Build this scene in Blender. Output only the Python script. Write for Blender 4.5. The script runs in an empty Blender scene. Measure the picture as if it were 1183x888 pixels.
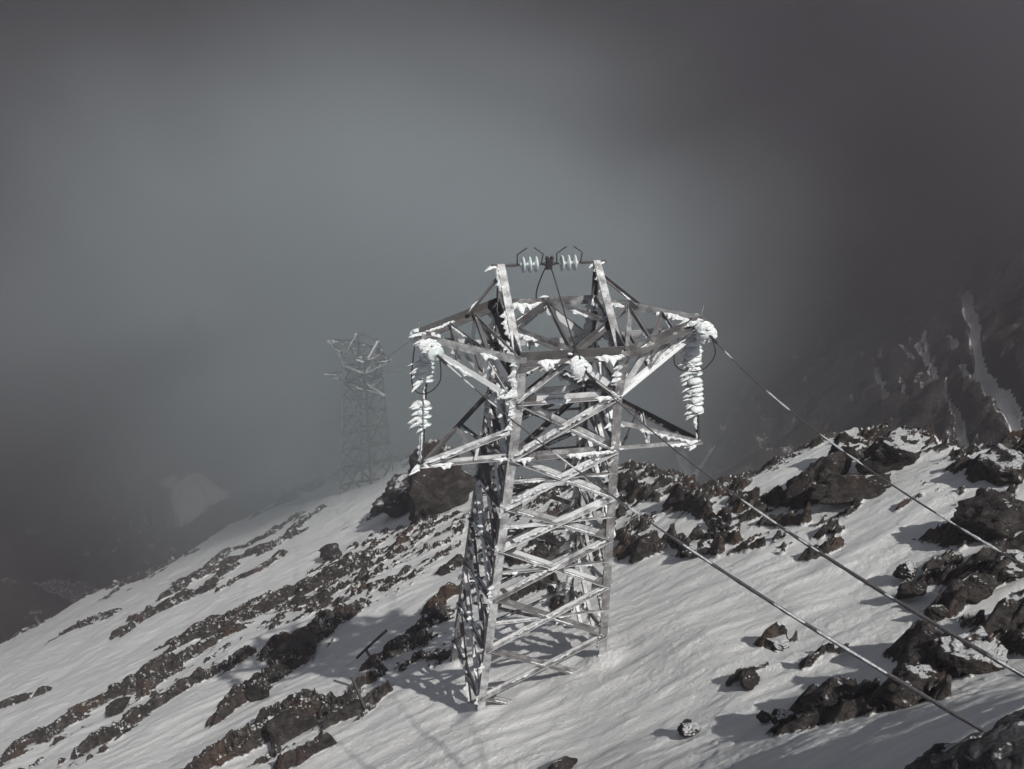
import bpy, math, random
import numpy as np
from mathutils import Vector, Matrix
rnd = random.Random(11)
scene = bpy.context.scene
COL = scene.collection

# ------------------------------------------------------------------ noise
def _hash(ix, iy, s):
    h = (ix.astype(np.int64)*374761393 + iy.astype(np.int64)*668265263 + s*974711) & 0xffffffff
    h = ((h ^ (h >> 13))*1274126177) & 0xffffffff
    h = ((h ^ (h >> 15))*2246822519) & 0xffffffff
    return ((h ^ (h >> 16)) & 0xffffff)/float(0x1000000)
def perlin(x, y, s=0):
    ix, iy = np.floor(x), np.floor(y); fx, fy = x-ix, y-iy
    u = fx*fx*fx*(fx*(fx*6-15)+10); v = fy*fy*fy*(fy*(fy*6-15)+10)
    def g(dx, dy):
        a = _hash(ix+dx, iy+dy, s)*2*np.pi
        return np.cos(a)*(fx-dx)+np.sin(a)*(fy-dy)
    a = g(0,0)*(1-u)+g(1,0)*u; b = g(0,1)*(1-u)+g(1,1)*u
    return (a*(1-v)+b*v)*1.5
def fbm(x, y, s=0, o=4, gain=.5):
    t = 0; a = 1.
    for k in range(o):
        t = t + a*perlin(x, y, s+k*17); x = x*2.03+5.1; y = y*2.03+1.7; a *= gain
    return t
def blocks(x, y, s=0):
    """blocky faceted rock: each cell a tilted facet; 0..1"""
    ix, iy = np.floor(x), np.floor(y)
    best = np.full(x.shape, 9e9); hh = np.zeros(x.shape)
    for dx in (-1,0,1):
        for dy in (-1,0,1):
            cx, cy = ix+dx, iy+dy
            px, py = cx+_hash(cx, cy, s), cy+_hash(cx, cy, s+1)
            ex, ey = x-px, y-py
            d = ex*ex+ey*ey
            v = _hash(cx, cy, s+2)+ex*(_hash(cx, cy, s+3)-.5)*1.5+ey*(_hash(cx, cy, s+4)-.5)*1.5-.25*d
            m = d < best
            best = np.where(m, d, best); hh = np.where(m, v, hh)
    return hh
def sstep(a, b, x):
    t = np.clip((x-a)/(b-a), 0, 1); return t*t*(3-2*t)

# ------------------------------------------------------------------ shape of the mountain
GX, GY, G0 = 0.6391, -0.5556, -10.64            # the snow slope falls away to the far left
RIDGE = [(-47.7,57.9),(-43,65.6),(-33.2,63.5),(-30.3,73.6),(-24,79),(-15,75),(-8.8,66),(-6.0,50),(-2.2,42),(1.5,34.5),(5,31),
         (6.3,24.2),(7.6,22.6),(8.7,23.2),(10.3,24.2),(11.2,22.6),(11.3,20.2),(11.6,18.2),(13.2,18.2),(18,13),(20,3),(15,-14),(0,-20),(-30,-15),(-60,10),(-62,42)]
def seg_dist(x, y, a, b):
    ax, ay = a; bx, by = b
    dx, dy = bx-ax, by-ay
    t = np.clip(((x-ax)*dx+(y-ay)*dy)/(dx*dx+dy*dy+1e-9), 0, 1)
    return np.hypot(x-ax-t*dx, y-ay-t*dy)
def inside(x, y, poly):
    r = np.zeros(x.shape, bool); n = len(poly)
    for i in range(n):
        (x0,y0),(x1,y1) = poly[i], poly[(i+1) % n]
        if y0 == y1: continue
        c = ((y0 > y) != (y1 > y)) & (x < (x1-x0)*(y-y0)/(y1-y0)+x0)
        r ^= c
    return r
BANDS = [
 ([(-49.58, 66.96), (-47.92, 72.09), (-43.67, 72.55), (-34.42, 63.48)], 3.0, 0.9),
 ([(-34.94, 48.32), (-30.69, 48.73)], 0.88, 0.5),
 ([(-24.08, 39.71), (-22.4, 41.64), (-19.5, 41.81), (-19.9, 45.89)], 0.82, 0.6),
 ([(-25.44, 43.04), (-23.67, 43.54), (-20.41, 42.46)], 0.61, 0.5),
 ([(-24.59, 50.71), (-22.52, 54.31), (-19.62, 54.76), (-16.92, 56.52)], 1.0, 0.6),
 ([(-23.96, 45.51), (-22.09, 47.84), (-18.32, 48.9), (-15.98, 49.66)], 0.84, 0.6),
 ([(-17.34, 47.63), (-16.1, 51.22), (-14.71, 55.77)], 0.55, 0.5),
 ([(-16.94, 40.01), (-15.15, 41.21), (-14.08, 43.43)], 0.5, 0.5),
 ([(-23.01, 76.1), (-21.22, 78.78), (-19.13, 80.63), (-11.64, 71.3)], 2.95, 0.9),
 ([(-28.14, 32.46), (-26.37, 32.46), (-24.79, 32.67)], 0.55, 0.5),
 ([(-20.09, 23.02), (-19.61, 23.69), (-18.47, 23.57)], 0.97, 0.8),
 ([(-18.46, 23.42), (-18.41, 25.61), (-17.27, 25.94), (-16.27, 26.55), (-15.46, 28.24)], 1.14, 0.9),
 ([(-18.09, 26.18), (-16.04, 25.73), (-15.33, 26.45), (-15.02, 27.71)], 1.0, 0.7),
 ([(-15.17, 28.01), (-15.52, 30.67), (-14.08, 31.22), (-11.93, 31.78), (-10.17, 32.37)], 1.44, 0.8),
 ([(-10.17, 32.37), (-8.89, 32.74), (-7.1, 32.34)], 1.07, 0.7),
 ([(-14.68, 21.14), (-13.45, 21.65), (-12.51, 22.79), (-11.24, 23.77), (-10.19, 24.69)], 0.64, 0.6),
 ([(-15.12, 20.31), (-14.48, 21.46), (-13.81, 22.69)], 0.4, 0.5),
 ([(-16.77, 26.24), (-15.69, 27.6), (-13.7, 28.12), (-12.03, 28.33)], 0.45, 0.5),
 ([(-9.13, 19.69), (-8.42, 20.56), (-7.45, 21.72)], 0.72, 0.8),
 ([(-8.63, 24.04), (-7.26, 23.52), (-6.34, 24.88)], 0.94, 0.9),
 ([(-10.03, 30.1), (-9.14, 30.31), (-7.19, 27.24)], 0.94, 0.6),
 ([(-7.91, 15.37), (-6.97, 15.87), (-6.34, 16.87), (-5.58, 16.79)], 0.83, 0.9),
 ([(-5.09, 13.85), (-4.2, 14.14)], 0.27, 0.5),
 ([(-4.97, 16.2), (-4.28, 16.53), (-3.89, 17.08), (-3.26, 17.15)], 0.3, 0.4),
 ([(-4.35, 15.34), (-3.31, 15.4), (-2.94, 16.0)], 0.34, 0.5),
 ([(-3.18, 19.59), (-2.51, 19.82), (-1.72, 20.79), (-1.38, 22.17)], 0.66, 0.7),
 ([(-3.78, 18.69), (-3.23, 19.37)], 0.34, 0.4),
 ([(-2.41, 17.06), (-1.68, 17.16), (-1.2, 17.22)], 0.39, 0.4),
 ([(-2.4, 25.61), (-1.75, 25.88)], 0.53, 0.4),
 ([(-8.14, 43.32), (-7.27, 45.92)], 0.93, 0.7),
 ([(5.93, 21.92), (6.32, 19.91), (6.95, 19.51)], 0.29, 0.7),
 ([(5.4, 19.81), (5.75, 18.82), (6.26, 18.28)], 0.29, 0.6),
 ([(4.94, 20.45), (5.26, 18.51), (5.76, 17.87)], 0.16, 0.5),
 ([(7.06, 18.97), (7.59, 18.0)], 0.22, 0.4),
 ([(3.79, 24.4), (4.07, 21.11), (4.25, 19.82)], 0.32, 0.8),
 ([(4.56, 28.51), (5.4, 24.81), (6.0, 22.25)], 0.33, 0.8),
 ([(7.09, 20.75), (7.83, 20.21), (8.57, 19.22)], 0.49, 0.6),
 ([(7.24, 15.96), (7.73, 15.86)], 0.2, 0.3),
 ([(10.38, 17.35), (11.22, 17.13), (11.8, 16.89)], 0.51, 0.7),
 ([(9.48, 14.75), (10.05, 14.7), (10.6, 14.53)], 0.6, 0.9),
 ([(8.86, 13.06), (9.44, 13.13), (9.79, 12.95)], 0.3, 0.7),
 ([(8.14, 11.76), (8.67, 12.07), (9.39, 12.17)], 0.29, 0.9),
 ([(8.11, 10.63), (8.63, 10.69)], 0.3, 0.8),
 ([(7.85, 11.84), (8.1, 11.8)], 0.19, 0.4),
 ([(7.01, 10.89), (7.17, 10.25), (7.32, 9.67)], 0.27, 0.9),
 ([(6.7, 9.83), (6.95, 9.36), (7.38, 9.33)], 0.25, 0.8),
 ([(7.74, 9.64), (7.79, 9.03)], 0.14, 0.7),
 ([(5.15, 9.74), (5.5, 9.65), (5.51, 8.98)], 0.3, 0.7),
 ([(5.76, 9.21), (5.85, 8.54), (5.92, 8.04)], 0.17, 0.8),
 ([(4.44, 8.75), (4.88, 8.67), (5.31, 8.27)], 0.19, 0.6),
 ([(4.4, 11.28), (4.76, 11.36), (5.07, 11.44)], 0.12, 0.3),
 ([(5.26, 12.27), (5.59, 12.36), (5.81, 12.21)], 0.13, 0.3),
 ([(5.59, 11.15), (5.94, 11.41), (6.31, 11.29)], 0.12, 0.25),
 ([(0.71, 27.84), (1.88, 23.87), (3.08, 21.32)], 0.26, 0.6),
 ([(-0.6, 26.06), (0.7, 23.39), (1.84, 22.92)], 0.27, 0.6),
 ([(0.16, 20.56), (1.21, 20.21), (1.86, 18.09)], 0.38, 0.4),
]
ZONES = [
 ([(-10.6, 30.4), (-10.3, 36.1), (-7.2, 38.1), (-3.7, 36.8), (-1.8, 35.1), (-1.7, 28.4), (-3.5, 25.2), (-5.8, 25.4), (-8.4, 27.2)], 0.62),
 ([(-1.6, 30.9), (0.7, 30.9), (2.6, 32.2), (5.0, 31.0), (5.7, 26.3), (6.2, 22.6), (5.7, 21.4), (4.2, 19.9), (3.0, 20.2), (0.7, 23.4)], 0.62),
 ([(4.2, 19.9), (6.0, 22.1), (7.4, 21.2), (8.5, 18.4), (9.1, 17.9), (7.5, 15.6), (6.2, 17.3), (5.2, 18.0)], 0.45),
 ([(9.5, 19.0), (10.8, 18.5), (11.9, 17.1), (10.4, 14.2), (10.0, 15.9), (8.8, 16.6)], 0.45),
 ([(8.5, 13.8), (9.8, 15.1), (10.8, 14.9), (7.7, 8.8), (7.6, 10.1), (8.1, 11.8)], 0.62),
 ([(6.8, 10.7), (7.7, 10.7), (8.1, 9.6), (7.2, 7.9), (6.7, 8.5), (6.3, 9.0)], 0.6),
 ([(4.4, 9.6), (5.4, 10.2), (6.0, 9.6), (6.4, 8.7), (5.9, 7.9), (4.1, 8.9)], 0.55),
 ([(-13.4, 23.9), (-14.4, 32.1), (-11.0, 34.8), (-7.9, 34.0), (-9.1, 27.2), (-11.2, 22.2)], 0.42),
 ([(-5.1, 15.4), (-4.3, 17.3), (-3.1, 17.3), (-3.1, 15.0), (-3.9, 14.7)], 0.45),
 ([(-3.5, 19.1), (-2.0, 20.5), (-1.3, 22.1), (-1.2, 17.2), (-2.3, 16.5)], 0.5),
 ([(-18.7, 21.2), (-19.1, 27.0), (-16.1, 29.3), (-12.8, 23.4), (-13.7, 19.5), (-14.4, 18.9)], 0.35),
 ([(-8.8, 15.9), (-6.9, 17.1), (-5.0, 17.1), (-4.9, 14.9), (-6.0, 14.3)], 0.5),
]
CABLE_L, CABLE_M, CABLE_R = (4.03, 4.66, -6.17), (4.51, 5.28, -6.14), (4.68, 6.09, -5.64)
FORE = [(3.74, 4.17, -6.17, 0.85, 0.765, 0.75, 401, 'smooth grey rounded boulder in the lower right corner, nearer than the cables'), (3.43, 3.61, -5.04, 0.7, 0.63, 0.6, 403, 'grey boulder cut off by the lower right corner, nearest of all the rocks'), (3.67, 4.3, -6.51, 0.9, 0.81, 0.6, 402, 'smooth grey rock at the bottom edge under the rounded boulder')]
STAKES = [('iron stake with a dark bar leaning against it, upper of two on the left slope', (-3.43, 18.11, -22.93), (-3.86, 18.41, -22.39), [('leaning_bar', [(-4.11, 18.3, -22.72), (-3.65, 18.47, -22.21), (-3.24, 18.71, -21.86)], 0.042)], 0.042), ('iron stake with a bent wire arm, lower of two on the left slope', (-3.29, 15.33, -21.29), (-3.69, 15.75, -20.58), [('bent_arm', [(-4.18, 15.72, -20.71), (-3.72, 15.63, -20.76), (-3.67, 15.56, -20.87)], 0.028)], 0.04)]
GULLIES = [([(60.7, 121.2), (57.6, 108.0), (54.5, 97.2), (53.1, 90.9), (50.3, 81.5), (48.9, 76.1)], 0.3), ([(68.1, 126.9), (64.3, 115.0), (59.9, 103.2), (57.1, 95.3), (55.1, 85.3), (52.5, 76.3)], 0.5), ([(56.3, 122.7), (53.4, 110.6), (52.1, 104.9)], 0.3), ([(54.8, 115.5), (55.0, 110.6)], 0.2), ([(55.4, 110.4), (52.0, 101.7)], 0.2), ([(62.0, 122.7), (58.1, 110.4), (56.1, 104.0)], 0.2), ([(56.7, 89.2), (54.6, 81.5)], 0.2), ([(62.3, 116.7), (60.7, 110.3)], 0.3), ([(35.3, 150.5), (33.3, 126.9)], 0.7), ([(38.8, 138.7), (34.8, 131.7), (32.6, 123.0)], 0.5), ([(50.9, 79.2), (48.5, 75.7)], 0.2), ([(29.8, 200.4), (27.6, 164.5)], 1.1), ([(58.6, 104.0), (56.5, 95.7)], 0.3)]
MOUNDS = [(-84.,140.,24.,22.,22.,0),(-44.,122.,24.,17.,16.,0),(-62.,92.,20.,10.,10.,0),(-80.,104.,16.,8.,10.,0)]
HAZE_COL = (.50,.475,.505,1); HAZE_DENS = .0042; HAZE_G = .75
W_, D_ = (.55,.62,.645,1), (.54,.51,.55,1)
FOGS = [((-13.,76.,-46.),(64.,48.,52.),.078,3.,W_,0.), ((66.,138.,-50.),(64.,64.,50.),.085,9.,D_,.75), ((-76.,122.,-88.),(60.,54.,52.),.12,14.,D_,.75),
        ((-13.,57.,-40.),(16.,14.,16.),.028,6.,W_,0.), ((0.,350.,-100.),(420.,205.,150.),.015,21.,D_,.75)]
SUN_AZ, SUN_EL, SUN, SKY, EXPO = 136., 59., 5.0, .085, .06
# snow gullies of the dark mountain on the right, in its own (x, height) run: polylines x, y, half width
def height(x, y):
    """height of the ground, rock surface minus snow surface (>0 where rock shows), and a brown tint"""
    U = x*.853+y*.523; V = x*.523-y*.853
    U2 = x*.98+y*.2; V2 = x*.2-y*.98
    base = GX*x+GY*y+G0
    ins = inside(x, y, RIDGE)
    rd = np.full(x.shape, 9e9)
    n = len(RIDGE)
    for i in range(n): rd = np.minimum(rd, seg_dist(x, y, RIDGE[i], RIDGE[(i+1) % n]))
    wig = fbm(x*.35, y*.35, 5, 4)
    out = np.where(ins, 0, rd)
    sd = np.where(ins, -rd, rd)
    out2 = np.clip(out+wig*.5*np.clip(out, 0, 1), 0, None)
    drop = 1.75*out2*out2/(out2+1.2)
    near = 1/(1+np.exp((np.hypot(x, y)-34)/6))
    base = base - drop
    # the summit rises under the viewer, lower right
    base = base + 4.2*np.exp(-(((x-5.6)**2+(y-4.2)**2)/(2*2.6**2)))
    base = base + .28*fbm(x*.16, y*.16, 2, 3) + .06*fbm(U2*.35, V2*.9, 3, 3)
    # snow banked round the four feet of the near pylon
    for fx, fy in ((-.23,13.42),(2.54,14.19),(-1.1,16.37),(1.93,17.03)):
        fd = np.hypot(x-fx, y-fy); base = base+.11*np.exp(-(fd/.30)**2)-.06*np.exp(-((fd-.6)/.25)**2)
    # rock
    cover = np.full(x.shape, -.55)
    hb = np.zeros(x.shape)
    loc = (np.abs(x) < 70) & (y > -5) & (y < 100)
    w1 = fbm(U*.55, V*1.2, 21, 4); w2 = fbm(U*2.1, V*3.6, 22, 3)
    wx = fbm(x*.33, y*.33, 23, 3); wy = fbm(x*.33, y*.33, 24, 3); wb = fbm(U*.22, V*.5, 25, 3)-.1
    for pl, hw, h in BANDS:
        xs = [p[0] for p in pl]; ys = [p[1] for p in pl]
        m = loc & (x > min(xs)-4*hw-1) & (x < max(xs)+4*hw+1) & (y > min(ys)-4*hw-1) & (y < max(ys)+4*hw+1)
        if not m.any(): continue
        xx, yy = x[m]+1.1*hw*wx[m], y[m]+1.1*hw*wy[m]; d = np.full(xx.shape, 9e9)
        for a, b in zip(pl, pl[1:]): d = np.minimum(d, seg_dist(xx, yy, a, b))
        q = .98-d/hw+.6*w1[m]+.26*w2[m]-.9*np.clip(wb[m], 0, 1)
        cover[m] = np.maximum(cover[m], np.clip(q, -.55, .85))
        hb[m] = np.maximum(hb[m], h*.34*sstep(-.2, 1.0, q))
    for pl, c in ZONES:
        m = loc & inside(x, y, pl)
        if not m.any(): continue
        q = (c-.70)*1.5+.95*w1[m]+.75*w2[m]
        cover[m] = np.maximum(cover[m], np.clip(q, -.55, .7))
    edge = sstep(1.6, -.2, np.abs(sd-.3))*loc*np.where(x > -6, 1, .7)
    cover = np.maximum(cover, (-.25+.75*edge+.8*w1+.3*w2)*np.where(edge > .03, 1, 0)-.55*np.where(edge > .03, 0, 1))
    cover = np.where(sd > .6, np.maximum(cover, .35+.6*w1), cover)
    r = np.hypot(x, y)
    s1 = np.clip(r/16, .8, 4)
    sc = np.where(r < 30, 1.5, .62)
    bl = blocks(U*.85+w2*.35, V*1.7+w1*.4, 31); bl2 = blocks(U*2.6, V*4.6+w2*.3, 41)
    blf = blocks(U*.2+w2*.12, V*.7+w1*.25, 51)
    far = sstep(24, 42, r)
    rough = (bl-.5)*(.30*(1-.72*far))+(bl2-.5)*.17*(1-far)+(blocks(U*6.+w2, V*9., 45)-.5)*.06*(1-far)+(blf-.5)*.30*far+(.07-.035*far)*fbm(U*2.2, V*4.5, 61, 4)
    amp = .70+.2*far
    rock = hb+.5*cover*amp+rough*sstep(-.5, .3, cover)
    ng = np.exp(-np.clip(r-12, 0, None)/14)
    drift = fbm(U2*.8, V2*2.4, 71, 4)
    snow = .03*drift+.018*sstep(.05, .25, drift)+ng*sstep(-.5, .5, perlin(x*.33, y*.33, 79))*(.008*perlin(U2*3., V2*6.5, 75)+.020*np.abs(perlin(x*5.2, y*5.2, 76))*sstep(-.3, .4, perlin(x*.6, y*.6, 78))+.012*perlin(x*10, y*10, 77))
    d = rock-snow
    z = base+np.maximum(rock, snow)
    # ------------------------------------------------ the valley and the mountain across it
    val = -128+5*fbm(x*.012, y*.012, 81, 4)+.16*np.clip(y-120, 0, 400)*sstep(-20, -120, x)
    for cx, cy, rx, ry, hh, sh in MOUNDS:
        q = np.hypot((x-cx)/rx, (y-cy)/ry)+.35*fbm(x*.05, y*.05, 82, 4)
        val = val+hh*np.clip(1.15-q, 0, 1.2)*1.1
    val = val+1.8*fbm(x*.13, y*.13, 84, 4)*sstep(-124, -118, val)
    mx, my, mz = 53., 78., -54.
    mt = mz+(.72*(x-mx)-.33*(y-my))/.61
    gul = np.full(x.shape, -9.)
    gw = fbm(x*.10, y*.10, 97, 4)
    fm = (r > 60)
    for pl, hw in GULLIES:
        xx, yy = x[fm], y[fm]; dd = np.full(xx.shape, 9e9)
        for a, b in zip(pl, pl[1:]): dd = np.minimum(dd, seg_dist(xx, yy, a, b))
        g = gul[fm]; g = np.maximum(g, 1-dd/hw+.35*gw[fm]); gul[fm] = g
    ridgy = 1-np.abs(fbm((x*.42+y*.9)*.045, (x*.9-y*.42)*.02, 91, 5))*1.6
    mt = mt+(5*(ridgy-.5)+2.2*fbm(x*.11, y*.11, 93, 5)+.9*(blocks(x*.3, y*.3, 95)-.5))*(1-.85*sstep(-1.6, .3, gul))
    mt = np.minimum(mt, -48+6*fbm(x*.02, y*.02, 99, 3))
    farz = np.maximum(val, mt)
    farz = farz-.8*sstep(-.3, .8, gul)*(mt > val)
    dm = np.where(gul > .0, -.3*gul-.02, .35)
    sl = np.abs(fbm(x*.05, y*.05, 82, 4))
    dv = .30+.2*gw-.5*np.exp(-(((x+59)/6)**2+((y-130)/9)**2))
    df = np.where(mt > val, dm, dv)
    isfar = farz > z
    z = np.where(isfar, farz, z); d = np.where(isfar, df, d)
    brown = .5+.5*fbm(x*.7, y*.7, 101, 4)-.25*isfar
    return z, d, brown
def hz(x, y):
    return float(height(np.array([float(x)]), np.array([float(y)]))[0][0])

# ------------------------------------------------------------------ materials
def mat(name):
    m = bpy.data.materials.new(name); m.use_nodes = True
    nt = m.node_tree; nt.nodes.clear()
    out = nt.nodes.new('ShaderNodeOutputMaterial')
    return m, nt, out
class N:
    def __init__(s, nt): s.nt = nt
    def __call__(s, t, **kw):
        n = s.nt.nodes.new(t)
        for k, v in kw.items():
            if k.startswith('in_'):
                key = k[3:]; n.inputs[int(key) if key.isdigit() else key].default_value = v
            else: setattr(n, k, v)
        return n
    def link(s, a, b): s.nt.links.new(a, b)
    def math(s, op, a, b=None, c=None, clamp=False):
        n = s.nt.nodes.new('ShaderNodeMath'); n.operation = op; n.use_clamp = clamp
        for i, v in enumerate((a, b, c)):
            if v is None: continue
            if isinstance(v, (int, float)): n.inputs[i].default_value = v
            else: s.link(v, n.inputs[i])
        return n.outputs[0]
    def smooth(s, a, b, v):
        n = s.nt.nodes.new('ShaderNodeMapRange'); n.interpolation_type = 'SMOOTHSTEP'
        n.inputs['From Min'].default_value = a; n.inputs['From Max'].default_value = b
        s.link(v, n.inputs['Value']); return n.outputs[0]
    def noise(s, vec, scale, detail=4, rough=.55, dist=0.):
        n = s.nt.nodes.new('ShaderNodeTexNoise'); n.inputs['Scale'].default_value = scale
        n.inputs['Detail'].default_value = detail; n.inputs['Roughness'].default_value = rough; n.inputs['Distortion'].default_value = dist
        s.link(vec, n.inputs['Vector']); return n.outputs['Fac']
    def mapping(s, vec, rot=(0,0,0), scale=(1,1,1)):
        n = s.nt.nodes.new('ShaderNodeMapping'); n.inputs['Rotation'].default_value = rot; n.inputs['Scale'].default_value = scale
        s.link(vec, n.inputs['Vector']); return n.outputs[0]
    def mixc(s, fac, a, b):
        n = s.nt.nodes.new('ShaderNodeMix'); n.data_type = 'RGBA'
        s.link(fac, n.inputs[0]) if not isinstance(fac, (int, float)) else setattr(n.inputs[0], 'default_value', fac)
        for i, v in ((6, a), (7, b)):
            if isinstance(v, tuple): n.inputs[i].default_value = (*v, 1)
            else: s.link(v, n.inputs[i])
        return n.outputs[2]
    def ramp(s, fac, stops):
        n = s.nt.nodes.new('ShaderNodeValToRGB'); e = n.color_ramp.elements
        e[0].position, e[0].color = stops[0][0], (*stops[0][1], 1); e[1].position, e[1].color = stops[1][0], (*stops[1][1], 1)
        for p, c in stops[2:]:
            q = e.new(p); q.color = (*c, 1)
        s.link(fac, n.inputs[0]); return n.outputs[0]
ROCK_STOPS = [(.30,(.016,.014,.014)),(.46,(.040,.035,.033)),(.58,(.078,.067,.060)),(.70,(.16,.15,.142))]
def rock_colour(n, pos, brown=None):
    a = n.noise(pos, 2.6, 8, .65, .3); c = n.ramp(a, ROCK_STOPS)
    b = n.noise(pos, .55, 5, .6) if brown is None else brown
    f = n.smooth(.55, .85, n.math('ADD', b, n.math('MULTIPLY', n.math('SUBTRACT', n.noise(pos, 4., 4), .5), .5)))
    return n.mixc(n.math('MULTIPLY', f, .7), c, (.095,.058,.040))
def ground_material():
    m, nt, out = mat('snow_and_rock'); n = N(nt)
    pos = n('ShaderNodeTexCoord').outputs['Object']
    d = n('ShaderNodeAttribute', attribute_name='rockiness').outputs['Fac']
    br = n('ShaderNodeAttribute', attribute_name='brown').outputs['Fac']
    fine = n.noise(pos, 9., 6, .7); mid = n.noise(pos, 2.2, 5, .65)
    dd = n.math('ADD', d, n.math('ADD', n.math('MULTIPLY', n.math('SUBTRACT', fine, .5), .22), n.math('MULTIPLY', n.math('SUBTRACT', mid, .5), .22)))
    isrock = n.smooth(-.01, .05, dd)
    # snow lodged on the flatter tops of the rock
    geo = n('ShaderNodeNewGeometry'); sp = n('ShaderNodeSeparateXYZ'); n.link(geo.outputs['Normal'], sp.inputs[0])
    lodge = n.smooth(.95, 1.04, n.math('ADD', sp.outputs['Z'], n.math('ADD', n.math('MULTIPLY', n.math('SUBTRACT', n.noise(pos, 3.0, 5, .7), .5), .7), n.math('MULTIPLY', n.math('SUBTRACT', n.noise(pos, 11., 5, .75), .5), .8))))
    isrock = n.math('MULTIPLY', isrock, n.math('SUBTRACT', 1., lodge))
    rc = rock_colour(n, pos, br)
    # streaks along the slope, wind packed
    al = n.mapping(pos, rot=(0,0,-.2)); st = n.mapping(al, scale=(.5,2.8,.25))
    s1 = n.noise(st, 1.6, 7, .62, .6); s2 = n.noise(n.mapping(al, scale=(.8,2.6,.3)), 8., 6, .72)
    sc = n.ramp(s1, [(.3,(.70,.715,.725)),(.62,(.84,.845,.835))])
    grit = n.smooth(.70, .76, n.noise(pos, 13., 3, .6)); grit = n.math('MULTIPLY', grit, n.smooth(.5, .7, n.noise(pos, .7, 3)))
    sc = n.mixc(n.math('MULTIPLY', grit, .55), sc, (.12,.105,.10))
    col = n.mixc(isrock, sc, rc)
    # relief
    hs = n.math('ADD', n.math('MULTIPLY', s1, .022), n.math('ADD', n.math('MULTIPLY', n.math('MULTIPLY', s2, n.smooth(.35, .65, n.noise(pos, .45, 3))), .04), n.math('ADD', n.math('MULTIPLY', n.noise(pos, 20., 5, .8), .075), n.math('MULTIPLY', n.noise(pos, 6., 5, .7), .05))))
    vor = n('ShaderNodeTexVoronoi', feature='F1', distance='EUCLIDEAN', in_Scale=3.2); n.link(n.mapping(al, scale=(1,1.9,1.6)), vor.inputs['Vector'])
    hr = n.math('ADD', n.math('MULTIPLY', vor.outputs['Distance'], .25), n.math('MULTIPLY', n.noise(pos, 7., 8, .72), .22))
    mixh = n('ShaderNodeMix', data_type='FLOAT'); n.link(isrock, mixh.inputs[0]); n.link(hs, mixh.inputs[2]); n.link(hr, mixh.inputs[3])
    bump = n('ShaderNodeBump', in_Strength=1., in_Distance=1.); n.link(mixh.outputs[0], bump.inputs['Height'])
    b = n('ShaderNodeBsdfPrincipled'); n.link(col, b.inputs['Base Color']); n.link(bump.outputs[0], b.inputs['Normal'])
    rgh = n('ShaderNodeMix', data_type='FLOAT', in_2=.62, in_3=.85); n.link(isrock, rgh.inputs[0]); n.link(rgh.outputs[0], b.inputs['Roughness'])
    b.inputs['Specular IOR Level'].default_value = .3
    n.link(b.outputs[0], out.inputs['Surface']); return m
def boulder_material(name, snowy, smooth=False):
    m, nt, out = mat(name); n = N(nt)
    tc = n('ShaderNodeTexCoord').outputs['Object']; oi = n('ShaderNodeObjectInfo')
    va = n('ShaderNodeVectorMath', operation='ADD'); n.link(tc, va.inputs[0])
    cx = n('ShaderNodeCombineXYZ'); n.link(n.math('MULTIPLY', oi.outputs['Random'], 37.), cx.inputs[0]); n.link(cx.outputs[0], va.inputs[1])
    pos = va.outputs[0]
    geo = n('ShaderNodeNewGeometry'); sp = n('ShaderNodeSeparateXYZ'); n.link(geo.outputs['Normal'], sp.inputs[0])
    rc = rock_colour(n, pos) if not smooth else n.ramp(n.noise(pos, 9., 9, .75), [(.38,(.022,.022,.025)),(.5,(.07,.071,.077)),(.64,(.16,.163,.172))])
    up = n.math('ADD', sp.outputs['Z'], n.math('MULTIPLY', n.math('SUBTRACT', n.noise(pos, 2.8, 7, .7), .5), 1.15))
    up = n.math('ADD', up, n.math('MULTIPLY', n.math('SUBTRACT', n.noise(pos, 12., 5, .75), .5), .7)); sn = n.smooth(1.0-snowy, 1.08-snowy, up)
    col = n.mixc(sn, rc, (.80,.815,.83))
    vo = n('ShaderNodeTexVoronoi', feature='DISTANCE_TO_EDGE', in_Scale=3.6); n.link(n.mapping(pos, rot=(.4,.3,.2), scale=(1,1.9,1.3)), vo.inputs['Vector'])
    crack = n.math('MULTIPLY', n.smooth(0., .09, vo.outputs['Distance']), .07)
    h = n.math('ADD', n.math('ADD', n.math('MULTIPLY', n.noise(pos, 5.5, 9, .75), .34 if not smooth else .26), crack), n.math('MULTIPLY', sn, .05))
    bump = n('ShaderNodeBump', in_Strength=1., in_Distance=1.); n.link(h, bump.inputs['Height'])
    b = n('ShaderNodeBsdfPrincipled', in_Roughness=.85); n.link(col, b.inputs['Base Color']); n.link(bump.outputs[0], b.inputs['Normal'])
    b.inputs['Specular IOR Level'].default_value = .3
    n.link(b.outputs[0], out.inputs['Surface']); return m
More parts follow.
